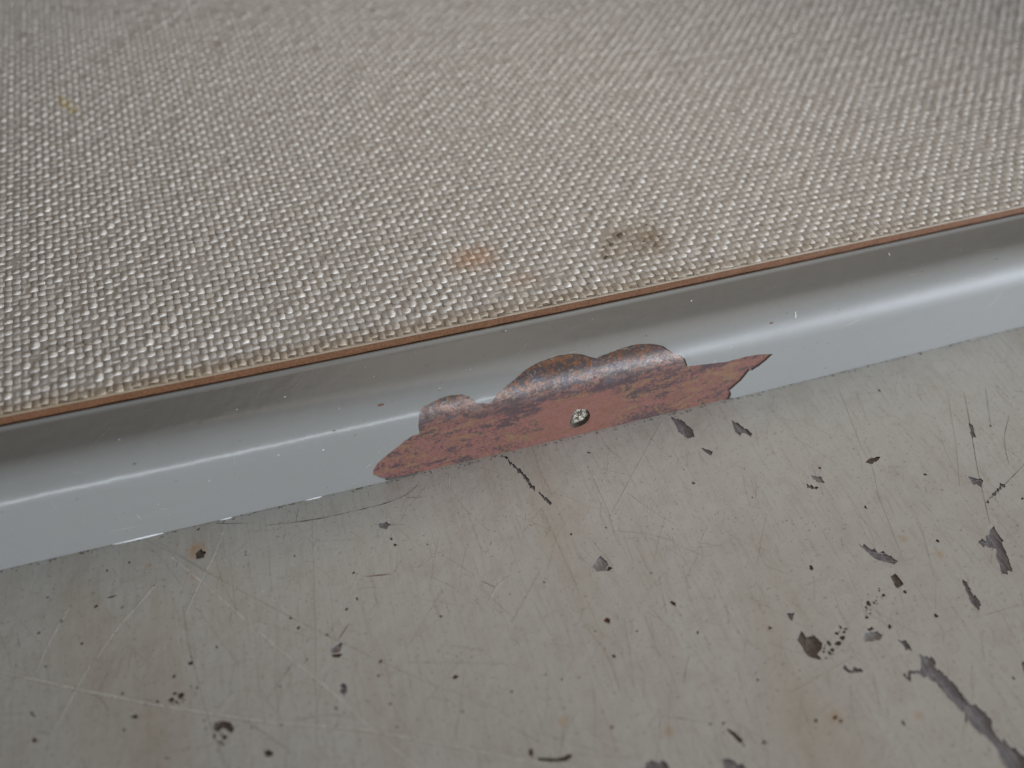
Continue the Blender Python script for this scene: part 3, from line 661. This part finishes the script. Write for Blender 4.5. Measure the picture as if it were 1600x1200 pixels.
# plain weave, every yarn a tube that rises over one and dives under the next
PXW, PYW = .80*MM, .86*MM
A_, HT = .10*MM, .145*MM
ZC = ZB1+.00002+HT*.4
SK = float(math.tan(math.radians(-3.0)))       # the cloth is glued on slightly askew
Y0 = W+.0002
ymax = .112
def xr(y):                                     # what can be seen at that depth, with a margin
    f_ = (y-Y0)/.09; return -.062-.012*f_-.012, .082+.036*f_+.014
nweft = int((ymax-Y0)/PYW); nwarp0, nwarp1 = int(-.11/PXW), int(.155/PXW)
ang = np.array([-.25, .12, .30, .5, .70, .88, 1.25])*math.pi
cs_, sn_ = np.cos(ang), np.sin(ang); NA = len(ang)
nfield = rng.random((400, 400))
def build(threads, name, mat):
    VV = []; FF = []; off = 0
    for path, side, wid in threads:            # path (n,3) centreline, side (n,3) unit sideways vector, wid (n,)
        n = len(path)
        v = path[:, None, :]+side[:, None, :]*(cs_[None, :, None]*wid[:, None, None])
        v[:, :, 2] += sn_[None, :]*HT
        VV.append(v.reshape(-1, 3))
        i = np.arange(n-1)[:, None]*NA; j = np.arange(NA-1)[None, :]
        a = (i+j).ravel()+off; FF.append(np.stack([a, a+NA, a+NA+1, a+1], 1)); off += n*NA
    V = np.concatenate(VV); F = np.concatenate(FF)
    me = bpy.data.meshes.new(name); me.vertices.add(len(V)); me.vertices.foreach_set('co', V.astype(np.float32).ravel())
    me.loops.add(len(F)*4); me.loops.foreach_set('vertex_index', F.astype(np.int32).ravel())
    me.polygons.add(len(F)); me.polygons.foreach_set('loop_start', np.arange(0, len(F)*4, 4, dtype=np.int32))
    me.polygons.foreach_set('use_smooth', np.ones(len(F), bool)); me.materials.append(mat); me.update(calc_edges=True); me.validate()
    o = bpy.data.objects.new(name, me); COL.objects.link(o); o['kind'] = 'stuff'; kid(o, panel); return o
NS = 6
jit_w = rng.normal(0, .06, nweft+2)*PYW; jit_x = rng.normal(0, .07, 400)*PXW
def wander(n, amp, step):                      # slow sideways drift of a yarn
    k = max(2, n//step+2); return np.interp(np.arange(n), np.arange(k)*step, rng.normal(0, amp, k))
wefts = []
for j in range(nweft+1):
    y = Y0+.00052+j*PYW+jit_w[j]; x0, x1 = xr(y); sh = SK*(j*PYW)
    i0, i1 = int((x0-sh)/PXW), int((x1-sh)/PXW); n = (i1-i0)*NS+1
    u = i0+np.arange(n)/NS; lift = np.clip(rng.normal(.95, .38, i1-i0+3), 0, 1.8)
    lf = lift[np.clip(np.round(u-i0).astype(int), 0, len(lift)-1)]
    ph = np.cos(math.pi*(u+j)); ph = np.sign(ph)*np.abs(ph)**.8
    z = ZC+A_*np.where(ph > 0, np.abs(ph)**1.5*lf, ph)
    xx = u*PXW+sh; yy = y+bow(xx)*max(0, 1-j/12)+wander(n, .09*PYW, 4*NS)
    fat = np.clip(rng.normal(.95, .22, i1-i0+3), .5, 1.45)[np.clip(np.round(u-i0).astype(int), 0, i1-i0+2)]
    wid = PYW*(.43+.08*ph)*fat
    path = np.stack([xx, yy, z], 1); side = np.tile([0, -1.0, 0], (n, 1)); wefts.append((path, side, wid))
warps = []
for i in range(nwarp0, nwarp1):
    rows = []
    x_base = i*PXW+jit_x[i-nwarp0]
    js = np.arange(-.58, nweft, 1/NS); yy = Y0+.00052+js*PYW; xx = x_base+SK*js*PYW
    k = np.array([xr(a)[0] <= b <= xr(a)[1] for a, b in zip(yy, xx)])
    if k.sum() < 4: continue
    js, yy, xx = js[k], yy[k], xx[k]; n = len(js)
    yy = yy+bow(xx)*np.maximum(0, 1-js/12)
    if js[0] < 0: yy[0] += rng.normal(0, .00006)
    lift = np.clip(rng.normal(1, .35, nweft+4), .1, 1.9); ji = np.clip(np.round(js).astype(int), 0, nweft+3)
    ph = -np.cos(math.pi*(js+i)); ph = np.sign(ph)*np.abs(ph)**.8
    z = ZC+A_*ph*np.where(ph > 0, .5*lift[ji], 1)
    fat = np.clip(rng.normal(1, .18, nweft+4), .6, 1.4)[ji]
    path = np.stack([xx+wander(n, .09*PXW, 4*NS), yy, z], 1)
    warps.append((path, np.tile([1.0, 0, 0], (n, 1)), PXW*(.47+.05*ph)*fat))
# the hardened size that fills the weave up to the crests of the yarns
ys = np.concatenate([np.array([0, .0001, .0003, .0006, .001]), np.arange(.0016, ymax, .0011), [.14, .25]]); gx = np.concatenate([[-.30, -.2, -.13], np.arange(-.11, .14, .0011), [.16, .22, .34]])
gv = np.zeros((len(ys), len(gx), 3)); gv[..., 0] = gx[None]; gv[..., 1] = W+ys[:, None]+bow(gx)[None]*np.maximum(0, 1-ys[:, None]/.012)
gv[..., 2] = ZC+.10*MM+rng.normal(0, .032*MM, gv.shape[:2]); gv[0, :, 2] = ZB1+.00001; gv[1, :, 2] = ZB1+.0001; gv[2, :, 2] -= .00008
nx = len(gx); ob = link('cloth_size', gv.reshape(-1, 3), [(a*nx+b, a*nx+b+1, (a+1)*nx+b+1, (a+1)*nx+b) for a in range(len(ys)-1) for b in range(nx-1)], M['size'], smooth=True); kid(ob, panel)
build(wefts, 'weft_yarn', M['weft']); build(warps, 'warp_yarn', M['warp'])
# burnt specks melted into the cloth
for px, py, r in [(970,368,.0005),(955,383,.00035),(948,403,.00035),(1024,384,.00025),(1010,352,.0002),(1006,378,.0002),(1030,370,.0002)]:
    c = P(px, py, ZC+HT); b = blob(c[0], c[1], r, 10, .2, 1.15, .5)
    vs = [(x, y, ZC-.00002) for x, y in b]+[(c[0]+(x-c[0])*.6, c[1]+(y-c[1])*.6, ZC+A_+HT*1.25) for x, y in b]+[(c[0], c[1], ZC+A_+HT*1.2)]
    fs = [(i, (i+1) % 10, 10+(i+1) % 10, 10+i) for i in range(10)]+[(10+i, 10+(i+1) % 10, 20) for i in range(10)]
    o = link('burnt_speck', vs, fs, M['dark'], smooth=True); kid(o, panel)
